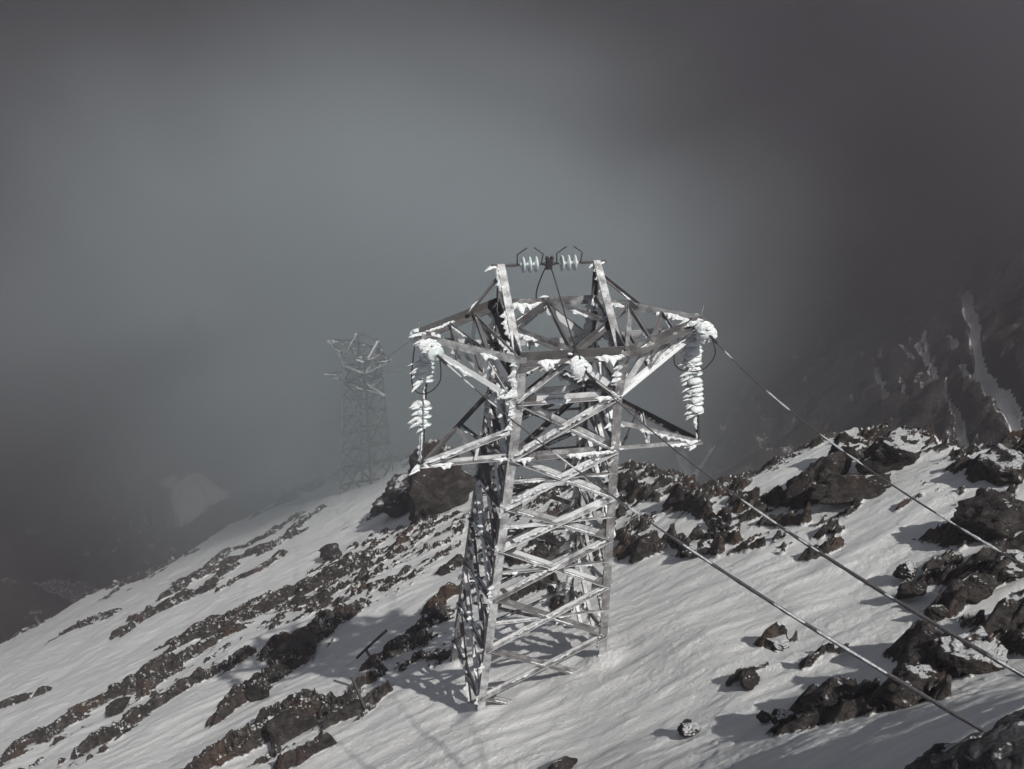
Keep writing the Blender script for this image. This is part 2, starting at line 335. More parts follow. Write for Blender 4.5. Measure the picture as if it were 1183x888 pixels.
def steel_material(name, frost_lit, speckle=.75, body=1.):
    m, nt, out = mat(name); n = N(nt)
    pos = n('ShaderNodeTexCoord').outputs['Object']; oi = n('ShaderNodeObjectInfo')
    geo = n('ShaderNodeNewGeometry')
    dot = n('ShaderNodeVectorMath', operation='DOT_PRODUCT'); n.link(geo.outputs['Normal'], dot.inputs[0]); dot.inputs[1].default_value = (-.25,-.9,.2)  # whitens sides facing the viewer: frost, plus lit faces put into the colour
    f = n.math('ADD', n.math('MULTIPLY', dot.outputs['Value'], .58), n.math('MULTIPLY', n.math('SUBTRACT', n.noise(pos, 4.5, 4, .6), .5), speckle*.9))
    f = n.math('ADD', f, n.math('MULTIPLY', n.math('SUBTRACT', n.noise(pos, 34., 4, .7), .5), speckle*.45))
    f = n.math('ADD', f, n.math('MULTIPLY', n.math('SUBTRACT', oi.outputs['Random'], .5), .45))
    fr = n.smooth(.16-frost_lit, .66-frost_lit, f)
    base = n.ramp(n.noise(pos, 3.5, 6, .6), [(.3,(.072*body,.067*body,.068*body)),(.6,(.128*body,.123*body,.124*body)),(.8,(.16*body,.147*body,.14*body))])
    col = n.mixc(fr, base, (.72,.735,.745))
    bump = n('ShaderNodeBump', in_Strength=.8, in_Distance=1.)
    n.link(n.math('ADD', n.math('MULTIPLY', fr, .012), n.math('MULTIPLY', n.noise(pos, 30., 4, .6), .012)), bump.inputs['Height'])
    b = n('ShaderNodeBsdfPrincipled', in_Metallic=0.); n.link(col, b.inputs['Base Color']); n.link(bump.outputs[0], b.inputs['Normal'])
    n.link(n.math('ADD', n.math('MULTIPLY', fr, .25), .5), b.inputs['Roughness'])
    n.link(b.outputs[0], out.inputs['Surface']); return m
def plain(name, c, rough=.6, bump=0., scale=20., var=.25, spec=.4, trans=0.):
    m, nt, out = mat(name); n = N(nt)
    pos = n('ShaderNodeTexCoord').outputs['Object']
    f = n.noise(pos, scale, 5, .65)
    col = n.ramp(f, [(.3, tuple(v*(1-var) for v in c)), (.7, tuple(min(1, v*(1+var)) for v in c))])
    b = n('ShaderNodeBsdfPrincipled', in_Roughness=rough); n.link(col, b.inputs['Base Color'])
    b.inputs['Specular IOR Level'].default_value = spec
    b.inputs['Transmission Weight'].default_value = trans
    if bump:
        bp = n('ShaderNodeBump', in_Strength=1., in_Distance=1.); n.link(n.math('MULTIPLY', f, bump), bp.inputs['Height']); n.link(bp.outputs[0], b.inputs['Normal'])
    n.link(b.outputs[0], out.inputs['Surface']); return m
GROUND = ground_material()
ROCKS = [boulder_material('bare_rock', -.02), boulder_material('frosted_rock', .25), boulder_material('snowy_rock', .42), boulder_material('smooth_grey_rock', .14, True), boulder_material('crag_rock', .10)]
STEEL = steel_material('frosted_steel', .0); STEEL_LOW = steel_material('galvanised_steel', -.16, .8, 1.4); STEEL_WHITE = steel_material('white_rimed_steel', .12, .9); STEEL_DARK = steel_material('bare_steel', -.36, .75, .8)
RIME = plain('rime_ice', (.72,.745,.755), .8, .05, 22., .12, .2)
GLASS = plain('pale_blue_glass', (.66,.73,.73), .25, 0, 8., .12, .6, .15)
IRON = plain('dark_iron', (.035,.032,.033), .55, .004, 30., .3)
WIRE = plain('conductor_metal', (.085,.08,.082), .5, .004, 40., .4)
WIRE_ICY = plain('icy_conductor', (.45,.46,.47), .6, .006, 14., .6)

# ------------------------------------------------------------------ mesh helpers
class MB:
    def __init__(s): s.v = []; s.f = []; s.m = []
    def add(s, verts, faces, mi=0):
        o = len(s.v); s.v.extend([tuple(p) for p in verts]); s.f.extend([tuple(i+o for i in f) for f in faces]); s.m.extend([mi]*len(faces))
    def build(s, name, mats, parent=None, smooth=False, origin=None):
        me = bpy.data.meshes.new(name)
        v = s.v
        if origin is not None: v = [(p[0]-origin[0], p[1]-origin[1], p[2]-origin[2]) for p in v]
        me.from_pydata(v, [], s.f)
        for m in (mats if isinstance(mats, (list, tuple)) else [mats]): me.materials.append(m)
        me.polygons.foreach_set('material_index', s.m)
        me.polygons.foreach_set('use_smooth', [smooth]*len(s.f))
        me.update()
        o = bpy.data.objects.new(name, me); COL.objects.link(o)
        if origin is not None: o.location = origin
        if parent is not None:
            o.parent = parent; o.matrix_parent_inverse = Matrix.Translation(-Vector(parent.location))
        return o
def frame(a, b, side=None):
    d = (Vector(b)-Vector(a)); L = d.length; d.normalize()
    s = Vector(side) if side is not None else Vector((0,0,1))
    if abs(d.dot(s.normalized())) > .98: s = Vector((1,0,0))
    x = (s-d*s.dot(d)).normalized(); y = d.cross(x)
    return d, x, y, L
def prism(mb, a, b, prof, side=None, mi=0):
    d, x, y, L = frame(a, b, side); a = Vector(a); b = Vector(b); n = len(prof)
    vs = [a+x*p+y*q for p, q in prof]+[b+x*p+y*q for p, q in prof]
    fs = [(i, (i+1) % n, n+(i+1) % n, n+i) for i in range(n)]+[tuple(range(n-1, -1, -1)), tuple(range(n, 2*n))]
    mb.add(vs, fs, mi)
def angle_bar(mb, a, b, w, t=.014, side=None, mi=0, flip=1):
    prof = [(0,0),(w,0),(w,t*flip),(t,t*flip),(t,w*flip),(0,w*flip)]
    if flip < 0: prof = prof[::-1]
    o = w*.35
    prism(mb, a, b, [(p-o, q-o*flip) for p, q in prof], side, mi)
def box_bar(mb, a, b, w, h, side=None, mi=0): prism(mb, a, b, [(-w/2,-h/2),(w/2,-h/2),(w/2,h/2),(-w/2,h/2)], side, mi)
def tube(mb, pts, r, n=7, mi=0, rad=None):
    pts = [Vector(p) for p in pts]; rings = []
    k = len(pts)
    x = None
    for i, p in enumerate(pts):
        d = (pts[min(i+1, k-1)]-pts[max(i-1, 0)]).normalized()
        if x is None:
            s = Vector((0,0,1)) if abs(d.z) < .9 else Vector((1,0,0)); x = (s-d*s.dot(d)).normalized()
        else: x = (x-d*x.dot(d)).normalized()
        y = d.cross(x); rr = r if rad is None else rad[i]
        rings.append([p+(x*math.cos(2*math.pi*j/n)+y*math.sin(2*math.pi*j/n))*rr for j in range(n)])
    vs = [q for g in rings for q in g]; fs = []
    for i in range(k-1):
        for j in range(n): fs.append((i*n+j, i*n+(j+1) % n, (i+1)*n+(j+1) % n, (i+1)*n+j))
    fs += [tuple(range(n-1, -1, -1)), tuple((k-1)*n+j for j in range(n))]
    mb.add(vs, fs, mi)
def lathe(mb, a, d, prof, n=20, mi=0, jag=0., rng=None):
    """prof: (distance along d, radius)"""
    d = Vector(d).normalized(); s = Vector((0,0,1)) if abs(d.z) < .9 else Vector((1,0,0))
    x = (s-d*s.dot(d)).normalized(); y = d.cross(x); a = Vector(a); vs = []
    jj = [1+(rng.uniform(-jag, jag) if rng else 0) for _ in range(n)]
    for t, r in prof:
        for j in range(n): vs.append(a+d*t+(x*math.cos(2*math.pi*j/n)+y*math.sin(2*math.pi*j/n))*r*jj[j])
    k = len(prof); fs = []
    for i in range(k-1):
        for j in range(n): fs.append((i*n+j, i*n+(j+1) % n, (i+1)*n+(j+1) % n, (i+1)*n+j))
    fs += [tuple(range(n-1, -1, -1)), tuple((k-1)*n+j for j in range(n))]
    mb.add(vs, fs, mi)
WIND = Vector((-.80,-.58,-.12)).normalized()
def rime(mb, a, b, w, cover, rng, mi=1, grow=1.):
    """crust of rime along a bar: lumpy, broken, with feathers growing into the wind"""
    a, b = Vector(a), Vector(b); d, x, y, L = frame(a, b, (0,0,1))
    wd = (WIND-d*WIND.dot(d))
    if wd.length < .15: wd = x
    wd = wd.normalized(); up = d.cross(wd)
    step = .05; n = max(3, int(L/step)); ph = rng.uniform(0, 99)
    run = []; flush = []
    for i in range(n+1):
        t = i/n
        q = .5+.5*math.sin(ph+i*.21+1.7*math.sin(i*.07+ph))*.8+rng.uniform(-.16, .16)
        run.append((t, q > 1-cover))
    segs = []; cur = []
    for t, on in run:
        if on: cur.append(t)
        else:
            if len(cur) > 2: segs.append(cur)
            cur = []
    if len(cur) > 2: segs.append(cur)
    for sg in segs:
        rings = []; k = len(sg); m = 7
        for i, t in enumerate(sg):
            e = min(1, (i+.25)/2.2, (k-1-i+.25)/2.2)
            c = a+(b-a)*t+wd*w*.25+up*rng.uniform(-.12,.12)*w
            ln = w*(.28+.55*rng.random()**3)*e*grow; th = w*(.13+.10*rng.random())*e
            ring = []
            for j in range(m):
                an = 2*math.pi*j/m
                ca, sa = math.cos(an), math.sin(an)
                rr = (ln if ca > 0 else th*.6)*(1+rng.uniform(-.2, .2))
                ring.append(c+wd*ca*rr+up*sa*th*(1+rng.uniform(-.15, .15))+d*rng.uniform(-.012, .012)-Vector((0,0,1))*max(0, ca)*ln*.25)
            rings.append(ring)
        vs = [q for g in rings for q in g]; fs = []
        for i in range(k-1):
            for j in range(m): fs.append((i*m+j, i*m+(j+1) % m, (i+1)*m+(j+1) % m, (i+1)*m+j))
        fs += [tuple(range(m-1, -1, -1)), tuple((k-1)*m+j for j in range(m))]
        mb.add(vs, fs, mi)
def feather(mb, p, ln, w, rng, mi=0, dirv=None):
    """one rime feather: a flattened curved spike"""
    p = Vector(p); d = (Vector(dirv) if dirv is not None else WIND)+Vector((rng.uniform(-.25,.25), rng.uniform(-.25,.25), rng.uniform(-.2,.2))); d.normalize()
    s = Vector((0,0,1)); x = (s-d*s.dot(d)).normalized(); y = d.cross(x)
    pts = [(0,1),(.3,1.15),(.6,.8),(.85,.42),(1,.08)]; vs = []
    for t, k in pts:
        c = p+d*ln*t-Vector((0,0,1))*ln*.16*t*t
        for j in range(6):
            an = 2*math.pi*j/6; q = 1+rng.uniform(-.25, .25)
            vs.append(c+(x*math.sin(an)*.45+y*math.cos(an))*w*.5*k*q)
    fs = []
    for i in range(4):
        for j in range(6): fs.append((i*6+j, i*6+(j+1) % 6, (i+1)*6+(j+1) % 6, (i+1)*6+j))
    fs += [tuple(range(5, -1, -1)), tuple(24+j for j in range(6))]
    mb.add(vs, fs, mi)
def thing(name, label, cat, loc, group=None):
    o = bpy.data.objects.new(name, None); COL.objects.link(o); o.location = loc; o.empty_display_size = .2
    o['label'] = label; o['category'] = cat
    if group: o['group'] = group
    return o
def tag(o, label=None, cat=None, group=None, kind=None):
    if label: o['label'] = label
    if cat: o['category'] = cat
    if group: o['group'] = group
    if kind: o['kind'] = kind
    return o

# ------------------------------------------------------------------ the mountainside: one sheet
def build_ground():
    D = math.radians
    az = np.concatenate([np.arange(-180, -50, 3.), np.linspace(-50, 48, 1000), np.arange(51, 180, 3.)])
    az = np.radians(az)
    r = np.concatenate([np.linspace(.4, 4.8, 14), np.geomspace(5, 110, 880), np.geomspace(110.8, 300, 200), np.geomspace(304, 600, 24)])
    A, R = np.meshgrid(az, r)
    X = (R*np.sin(A)).ravel(); Y = (R*np.cos(A)).ravel()
    z, d, br = height(X, Y)
    na, nr = len(az), len(r)
    i = np.arange(nr-1)[:, None]*na; j = np.arange(na)[None, :]; j2 = (j+1) % na
    q = np.stack([i+j, i+j2, i+na+j2, i+na+j], -1).reshape(-1, 4)[:, ::-1]
    me = bpy.data.meshes.new('mountainside')
    nv = na*nr; me.vertices.add(nv+1)
    co = np.empty((nv+1, 3)); co[:nv, 0] = X; co[:nv, 1] = Y; co[:nv, 2] = z; co[nv] = (0, 0, z[:na].mean())
    me.vertices.foreach_set('co', co.ravel())
    fan = np.stack([np.full(na, nv), (np.arange(na)+1) % na, np.arange(na)], -1)
    nl = q.size+fan.size; me.loops.add(nl); me.loops.foreach_set('vertex_index', np.concatenate([q.ravel(), fan.ravel()]).astype(np.int32))
    np_ = len(q)+len(fan); me.polygons.add(np_)
    me.polygons.foreach_set('loop_start', np.concatenate([np.arange(len(q))*4, len(q)*4+np.arange(na)*3]).astype(np.int32))
    me.update(calc_edges=True)
    me.polygons.foreach_set('use_smooth', np.ones(np_, bool))
    for nm, arr in (('rockiness', d), ('brown', br)):
        at = me.attributes.new(nm, 'FLOAT', 'POINT'); at.data.foreach_set('value', np.append(arr, 0).astype(np.float32))
    me.materials.append(GROUND)
    o = bpy.data.objects.new('mountainside', me); COL.objects.link(o); o['kind'] = 'structure'
    return o
build_ground()

# ------------------------------------------------------------------ boulders
def icosphere(sub):
    import bmesh
    bm = bmesh.new(); bmesh.ops.create_icosphere(bm, subdivisions=sub, radius=1.)
    v = np.array([q.co[:] for q in bm.verts]); f = [tuple(q.index for q in p.verts) for p in bm.faces]; bm.free(); return v, f
ICO = icosphere(5)
def boulder(name, label, x, y, w, dpt, h, seed, mtl, smooth=False, sink=.3, rot=0., dz=0., cat='boulder', group=None, cuts=16, lump=0.):
    rg = np.random.default_rng(seed); v, f = ICO; v = v.copy()
    if not smooth:
        for k in range(cuts):
            nrm = rg.normal(size=3); nrm /= np.linalg.norm(nrm); c = rg.uniform(.5, .88)
            ex = np.clip(v@nrm-c, 0, None); v -= ex[:, None]*nrm*.93
        if lump: v *= (1+lump*(perlin(v[:,0]*1.1+v[:,2]*.8+seed, v[:,1]*1.1-v[:,2]*.7, 3)+.5*perlin(v[:,0]*2.7-v[:,2]*1.9, v[:,1]*2.6+v[:,2]*1.6+seed, 4)))[:, None]
        for k, (fr, am) in enumerate(((1.7,.12),(4.,.085),(9.,.045),(18.,.022))):
            nz = perlin(v[:,0]*fr+v[:,2]*fr*.7+seed*3.1, v[:,1]*fr-v[:,2]*fr*.6, 7+k)+perlin(v[:,2]*fr+3.3, v[:,0]*fr+seed, 19+k)
            v *= (1+am*nz)[:, None]
    else:
        for k, (fr, am) in enumerate(((1.2,.18),(2.6,.09),(6.,.04),(13.,.02))):
            nz = perlin(v[:,0]*fr+v[:,2]*fr*.7+seed*3.1, v[:,1]*fr-v[:,2]*fr*.6, 7+k)
            v *= (1+am*nz)[:, None]
    v *= np.array([w/2, dpt/2, h/2])*1.12
    c, s = math.cos(rot), math.sin(rot); v[:, :2] = v[:, :2]@np.array([[c, s], [-s, c]])
    # tilt a little with the slope
    v[:, 2] += (GX*v[:, 0]+GY*v[:, 1])*.55
    me = bpy.data.meshes.new(name); me.from_pydata(v.tolist(), [], f); me.materials.append(mtl)
    me.polygons.foreach_set('use_smooth', np.ones(len(f), bool)); me.update()
    o = bpy.data.objects.new(name, me); COL.objects.link(o)
    o.location = (x, y, GX*x+GY*y+G0+dz+4.2*math.exp(-(((x-5.6)**2+(y-4.2)**2)/(2*2.6**2)))+h*(.5-sink))
    return tag(o, label, cat, group)
# ------------------------------------------------------------------ lattice pylons
class Pylon:
    def __init__(s, label, X, Y, yaw, zu, zw, zl, zp, aw, tap, ap, Lu, ztu, Ll, ztl, py, ty, tly, levels, detail, seed, base):
        s.__dict__.update(X=X, Y=Y, yaw=yaw, zu=zu, zw=zw, zl=zl, zp=zp, aw=aw, tap=tap, ap=ap, Lu=Lu, ztu=ztu, Ll=Ll, ztl=ztl, py=py, ty=ty, tly=tly)
        s.root = thing('lattice_pylon', label, 'pylon', (X, Y, base), 'pylons of the power line down the ridge')
        s.rng = random.Random(seed); s.detail = detail; s.levels = levels
        s.build()
    def P(s, lx, ly, z):
        c, n = math.cos(s.yaw), math.sin(s.yaw)
        return Vector((s.X+lx*c-ly*n, s.Y+lx*n+ly*c, z))
    def half(s, z):
        if z >= s.zw: return s.aw+(1.0-s.aw)*min(1, (z-s.zw)/(s.zu-s.zw))
        return s.aw+s.tap*(s.zw-z)
    def leg(s, sx, sy, z): a = s.half(z); return s.P(sx*a, sy*a, z)
    def axis(s, v): c, n = math.cos(s.yaw), math.sin(s.yaw); return Vector((v[0]*c-v[1]*n, v[0]*n+v[1]*c, 0))
    def bar(s, name, segs, w, cover, parent=None, side=None, m=None, flip=1, grow=1., t=.016):
        mb = MB()
        for a, b in segs:
            angle_bar(mb, a, b, w, t, side, 0, flip)
            if cover > 0: rime(mb, a, b, w*1.15, cover if s.detail else cover*.9, s.rng, 1, grow)
        return mb.build(name, [m or STEEL, RIME], parent or s.root)
    def build(s):
        R = s.rng; C4 = ((-1,-1),(1,-1),(1,1),(-1,1))
        for sx, sy in C4:
            q = s.leg(sx, sy, -20 if s.detail else -50)
            # follow the leg down until it enters the ground
            z = s.zw
            while z > s.zw-25 and s.leg(sx, sy, z).z > hz(*s.leg(sx, sy, z)[:2])-.5: z -= .1
            sd = s.axis((-sx, 0)); mb = MB(); a, b, c = s.leg(sx, sy, z), s.leg(sx, sy, s.zw), s.leg(sx, sy, s.zu+.05)
            fl = sx*sy
            angle_bar(mb, a, b, .175, .022, sd, 0, fl); angle_bar(mb, b, c, .175, .022, sd, 0, fl)
            if s.detail:
                rime(mb, a, b, .19, .42, R, 1); rime(mb, b-(c-b)*.8, c, .26, .9, R, 1, 1.2)
                zz = z+.6                                     # splice plates and bolts
                while zz < s.zw-.3:
                    p = s.leg(sx, sy, zz); d = (b-a).normalized(); o = s.axis((-sx*.03, -.035*sy))
                    for k in range(3):
                        for e in (.02, .12): prism(mb, p+d*k*.12+s.axis((-sx*e, 0))+s.axis((0, sy*-.08)), p+d*k*.12+s.axis((-sx*e, 0))+s.axis((0, sy*-.105)), [(-.016,-.016),(.016,-.016),(.016,.016),(-.016,.016)])
                    zz += 1.35
            else: rime(mb, a, c, .14, .12, R, 1)
            mb.build('leg', [STEEL_LOW if s.detail else STEEL_DARK, RIME], s.root)
            # earth peak: each post leans over to the peak above the back face
            pk = s.P(sx*s.ap, s.py, s.zp)
            mb = MB(); a2 = s.leg(sx, sy, s.zu-.25)
            angle_bar(mb, a2, pk, .15 if sy < 0 else .11, .018, s.axis((-sx, 0)), 0, fl)
            rime(mb, a2, pk, .20 if sy < 0 else .12, .7 if sy < 0 else .4, R, 1, .8)
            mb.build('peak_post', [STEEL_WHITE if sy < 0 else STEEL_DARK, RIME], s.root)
        # faces
        faces = (((-1,-1),(1,-1)), ((1,-1),(1,1)), ((1,1),(-1,1)), ((-1,1),(-1,-1)))
        L = s.levels
        for fi, (p, q) in enumerate(faces):
            nrm = s.axis(((p[0]+q[0])/2, (p[1]+q[1])/2)); out = nrm*.03
            for i in range(len(L)-1):
                zt, zb = L[i], L[i+1]
                for k, (u, v) in enumerate(((p, q), (q, p))):
                    a, b = s.leg(*u, zt)+out*(1+k), s.leg(*v, zb)+out*(1+k)
                    if a.z < hz(a.x, a.y): continue
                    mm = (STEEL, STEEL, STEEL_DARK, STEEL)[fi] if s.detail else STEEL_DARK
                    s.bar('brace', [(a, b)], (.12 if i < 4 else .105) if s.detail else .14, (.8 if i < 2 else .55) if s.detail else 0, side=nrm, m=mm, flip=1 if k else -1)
            for z, w, cov in ((s.zu, .19, .45), (s.zw, .13, .6), (s.zl, .13, .6)):
                a, b = s.leg(*p, z)+out*1.5, s.leg(*q, z)+out*1.5
                s.bar('horizontal_beam', [(a, b)], w, cov, side=Vector((0,0,1)), m=STEEL_DARK if z == s.zu else STEEL)
            if s.detail:
                for i in range(2, len(L)-1):
                    a, b = s.leg(*p, L[i])+out*1.2, s.leg(*q, L[i])+out*1.2
                    if min(a.z-hz(a.x, a.y), b.z-hz(b.x, b.y)) < .2: continue
                    # short stiffeners from the crossing of the diagonals to the legs
                    mid = (s.leg(*p, L[i])+s.leg(*q, L[i])+s.leg(*p, L[i-1])+s.leg(*q, L[i-1]))/4+out*1.5
                    for u in (p, q): s.bar('stiffener', [(mid, s.leg(*u, (L[i]+L[i-1])/2)+out)], .06, .5, side=nrm, m=(STEEL, STEEL, STEEL_DARK, STEEL)[fi])
            # K bracing between waist and crossarm
            mid = (s.leg(*p, s.zu)+s.leg(*q, s.zu))/2+out*.5
            for u in (p, q):
                if s.detail: s.bar('brace', [(s.leg(*u, s.zw)+out*2, mid-Vector((0,0,.08)))], .13, .8, side=nrm)
            # gusset plates
            if s.detail:
                for i in range(len(L)-1):
                    for u, v in ((p, q), (q, p)):
                        c = s.leg(*u, L[i])+out*.4; d = (s.leg(*v, L[i])-s.leg(*u, L[i])).normalized(); up = Vector((0,0,1))
                        if c.z < hz(c.x, c.y)+.3: continue
                        mb = MB(); h = .24
                        pts = [(0,-h),(.20,-h),(.36,-.1),(.36,.09),(.22,h),(0,h)]
                        f0 = [c+d*x+up*y for x, y in pts]; f1 = [c+d*x+up*y+nrm*.016 for x, y in pts]; k = len(pts)
                        mb.add(f0+f1, [tuple(range(k)), tuple(range(2*k-1, k-1, -1))]+[(j, k+j, k+(j+1) % k, (j+1) % k) for j in range(k)])
                        for bx, by in ((.24,.05),(.3,-.03),(.2,-.12)):
                            o = c+d*bx+up*by; prism(mb, o, o+nrm*.036, [(-.017,-.017),(.017,-.017),(.017,.017),(-.017,.017)])
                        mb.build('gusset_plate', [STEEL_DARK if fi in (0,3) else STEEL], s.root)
        # plan bracing: diamond at crossarm level, cross at the waist
        m4 = [(s.leg(*p, s.zu)+s.leg(*q, s.zu))/2 for p, q in faces]
        for i in range(4):
            s.bar('plan_brace', [(m4[i]+Vector((0,0,.05)), m4[(i+1) % 4]+Vector((0,0,.05)))], .12, .55, side=Vector((0,0,1)), m=STEEL_DARK)
        s.bar('plan_brace', [(m4[0], m4[2])], .10, .5, side=Vector((0,0,1)), m=STEEL_DARK)
        for z in (s.zw, s.zl):
            s.bar('plan_brace', [(s.leg(-1,-1,z), s.leg(1,1,z))], .09, .7, side=Vector((0,0,1)), m=STEEL_DARK)
            s.bar('plan_brace', [(s.leg(1,-1,z), s.leg(-1,1,z))], .09, .7, side=Vector((0,0,1)), m=STEEL_DARK)
        # crossarms
        s.tip = {}; s.low = {}
        for sx in (-1, 1):
            T = s.P(sx*s.Lu, s.ty, s.ztu); s.tip[sx] = T
            f, b = s.leg(sx,-1,s.zu), s.leg(sx,1,s.zu); fw, bw = s.leg(sx,-1,s.zw), s.leg(sx,1,s.zw)
            up = Vector((0,0,1)); e = .1
            mb = MB()
            for q, w, cov, off in ((f,.17,.55,(0,-.05)),(b,.17,.5,(0,.05)),(fw,.11,.85,(0,-.03)),(bw,.11,.7,(0,.03))):
                a = q+s.axis(off); t2 = T+s.axis(off)-(Vector((0,0,.12)) if q in (fw, bw) else Vector((0,0,0)))
                angle_bar(mb, a, t2, w, .018, up, 2 if w < .15 else 0, 1 if off[1] < 0 else -1)
                rime(mb, a, t2, w, cov, R, 1, 1.1)
            # tip plate with hanging feathers
            box_bar(mb, T-s.axis((sx*.18, 0)), T+s.axis((sx*.10, 0)), .26, .03, s.axis((0,1)))
            tube(mb, [T+s.axis((sx*.02, .12)), T+s.axis((sx*.03, .12))+Vector((0,0,.26))], .014, 6)
            for k in range(15 if sx < 0 else 5):
                feather(mb, T+s.axis((R.uniform(-.1,.35)*-sx, R.uniform(-.16,.16)))+Vector((0,0,R.uniform(-.12,.05))), R.uniform(.12,.38), R.uniform(.05,.12), R, 1)
            arm = mb.build('crossarm', [STEEL_DARK, RIME, STEEL_WHITE], s.root)
            def on(q, t): return q+(T-q)*t
            st = [(on(f,.33), fw, .15, .95), (on(b,.33), bw, .11, .7), (on(f,.33), on(b,.33), .09, .6), (on(f,.64), on(b,.64), .08, .7), (f, on(b,.33), .08, .5), (on(f,.33), on(b,.64), .08, .6),
                  (on(fw,.36), on(f,.33), .08, .8), (on(fw,.62), on(f,.64), .07, .8), (on(bw,.62), on(b,.64), .07, .7), (on(fw,.36), on(bw,.36), .08, .7), (on(fw,.62), on(bw,.62), .07, .7), (on(bw,.36), on(b,.33), .08, .7),
                  (on(fw,.36), on(f,.64), .07, .7)]
            for a, c, w, cov in st:
                s.bar('strut', [(a, c)], w, cov, arm, side=up, grow=1.15, m=STEEL)
            # stay from the peak down to the chord
            pk = s.P(sx*s.ap, s.py, s.zp); a = s.leg(sx,1,s.zu)+(pk-s.leg(sx,1,s.zu))*.74
            s.bar('peak_stay', [(a, on(b,.42)+Vector((0,0,.06)))], .075, .35, side=up, m=STEEL_DARK)
            # lower arm on the front face
            Tl = s.P(sx*s.Ll, s.tly, s.ztl); s.low[sx] = Tl
            h1, h2, h3 = s.leg(sx,-1,s.zl), s.leg(sx,-1,s.zl+.62), s.leg(sx,1,s.zl+.10)
            mb = MB()
            for q, w, cov, m in ((h1,.10,.5,0),(h2,.10,.92,0)):
                angle_bar(mb, q, Tl, w, .014, up, 0, -1); rime(mb, q, Tl, w*1.1, cov, R, 1)
            box_bar(mb, Tl-s.axis((sx*.16,0)), Tl+s.axis((sx*.08,0)), .2, .03, s.axis((0,1)))
            for k in range(6): feather(mb, Tl+s.axis((R.uniform(-.12,.1), R.uniform(-.1,.1)))+Vector((0,0,R.uniform(-.06,.06))), R.uniform(.08,.2), R.uniform(.06,.13), R, 1)
            la = mb.build('lower_arm', [STEEL, RIME], s.root)
            s.bar('strut', [(h3, Tl)], .11, .0, la, side=up, m=STEEL_DARK)
            def ol(q, t): return q+(Tl-q)*t
            s.bar('strut', [(ol(h1,.40), ol(h3,.52))], .07, .8, la, side=s.axis((0,1)))
            s.bar('strut', [(ol(h1,.08), ol(h3,.48))], .06, .4, la, side=s.axis((0,1)), m=STEEL_DARK)
            s.bar('strut', [(ol(h1,.40), ol(h2,.38))], .06, .7, la, side=s.axis((0,1)))
        # beam between the two peaks
        l, r = s.P(-s.ap,s.py,s.zp), s.P(s.ap,s.py,s.zp)
        s.peak = (l, r)
        if not s.detail:
            mb = MB(); box_bar(mb, l, r, .16, .16); mb.build('peak_beam', STEEL_DARK, s.root)
        for q, d in ((l, -1), (r, 1)):
            mb = MB(); box_bar(mb, q+s.axis((d*.17,0)), q-s.axis((d*.34,0)), .05, .05)
            for k in range(5): feather(mb, q+s.axis((d*R.uniform(-.1,.16), 0)), R.uniform(.1,.24), R.uniform(.05,.09), R, 1)
            mb.build('peak_bracket', [STEEL_DARK, RIME], s.root)
near = Pylon('rime covered steel lattice pylon standing close by on the snow slope', .8384, 15.2058, .2451, -8.8084, -9.7335, -10.9982, -8.0273, .9875, .0571, .9922,
             2.7038, -8.5852, 2.7696, -10.9735, 1.1536, -.389, -1.1013, [-9.7335,-10.9982,-12.17,-13.25,-14.6,-16.1,-17.6,-19.1], True, 3, -18.)
far = Pylon('faint grey lattice pylon farther down the ridge, half lost in the fog', -11.968, 61.0175, -.431, -38.80, -39.9, -41.4, -37.9, 1.0, .0544, .99,
            2.75, -38.5, 2.75, -41.3, .9, -.3, -1.0, [-39.9,-41.4,-43.0,-44.7,-46.4,-48.2,-50.1,-52.0,-54.0], False, 5, -52.)

# ------------------------------------------------------------------ insulators
def disc_prof(r): return [(0,.035),(.03,.05),(.05,r*.55),(.062,r),(.080,r*.98),(.088,r*.72),(.094,.04),(.13,.022)]
def insulator(label, a, d, n, r, pitch, rimy, seed, tail=.12, horns=False, group='insulator strings on the near pylon', clump=None):
    R = random.Random(seed); a = Vector(a); d = Vector(d).normalized()
    root = thing('insulator_string', label, 'insulator', a, group)
    L = tail*2+n*pitch
    mb = MB(); tube(mb, [a, a+d*L], .02, 8); mb.build('rod', IRON, root, True)
    for k in range(n):
        c = a+d*(tail+k*pitch); mb = MB(); lathe(mb, c, d, disc_prof(r), 26, 0)
        mb.build('glass_disc', GLASS, root, True)
    if rimy:
        mb = MB()
        for k in range(n):
            c = a+d*(tail+k*pitch+.05)
            if clump and not (clump[k]): continue
            rr = r*R.uniform(.85, 1.08)
            lathe(mb, c+WIND*r*R.uniform(.1,.3), d+Vector((R.uniform(-.12,.12),R.uniform(-.12,.12),0)), [(-.035,rr*.35),(-.02,rr*.9),(.02,rr*1.04),(.055,rr*.9),(.075,rr*.3)], 18, 0, .24, R)
            for j in range(int(15*rimy)):
                an = R.uniform(0, 6.28); s = Vector((0,0,1)) if abs(d.z) < .9 else Vector((1,0,0)); x = (s-d*s.dot(d)).normalized(); y = d.cross(x)
                feather(mb, c+(x*math.cos(an)+y*math.sin(an))*r*.75+d*R.uniform(-.03,.06), R.uniform(.10,.26)*rimy, R.uniform(.05,.11), R, 0, WIND*1.2+x*math.cos(an)*.6+y*math.sin(an)*.6)
        mb.build('rime_crust', RIME, root, True)
    if horns:
        for t, sg in ((tail*.55, 1), (L-tail*.55, -1)):
            c = a+d*t; mb = MB(); tube(mb, [c, c+Vector((0,0,.22))-d*sg*.02, c+Vector((0,0,.36))+d*sg*.17], .013, 6); mb.build('arcing_horn', IRON, root)
    return root, a+d*L
l, r = near.peak; ctr = (l+r)/2; dx = (r-l).normalized()
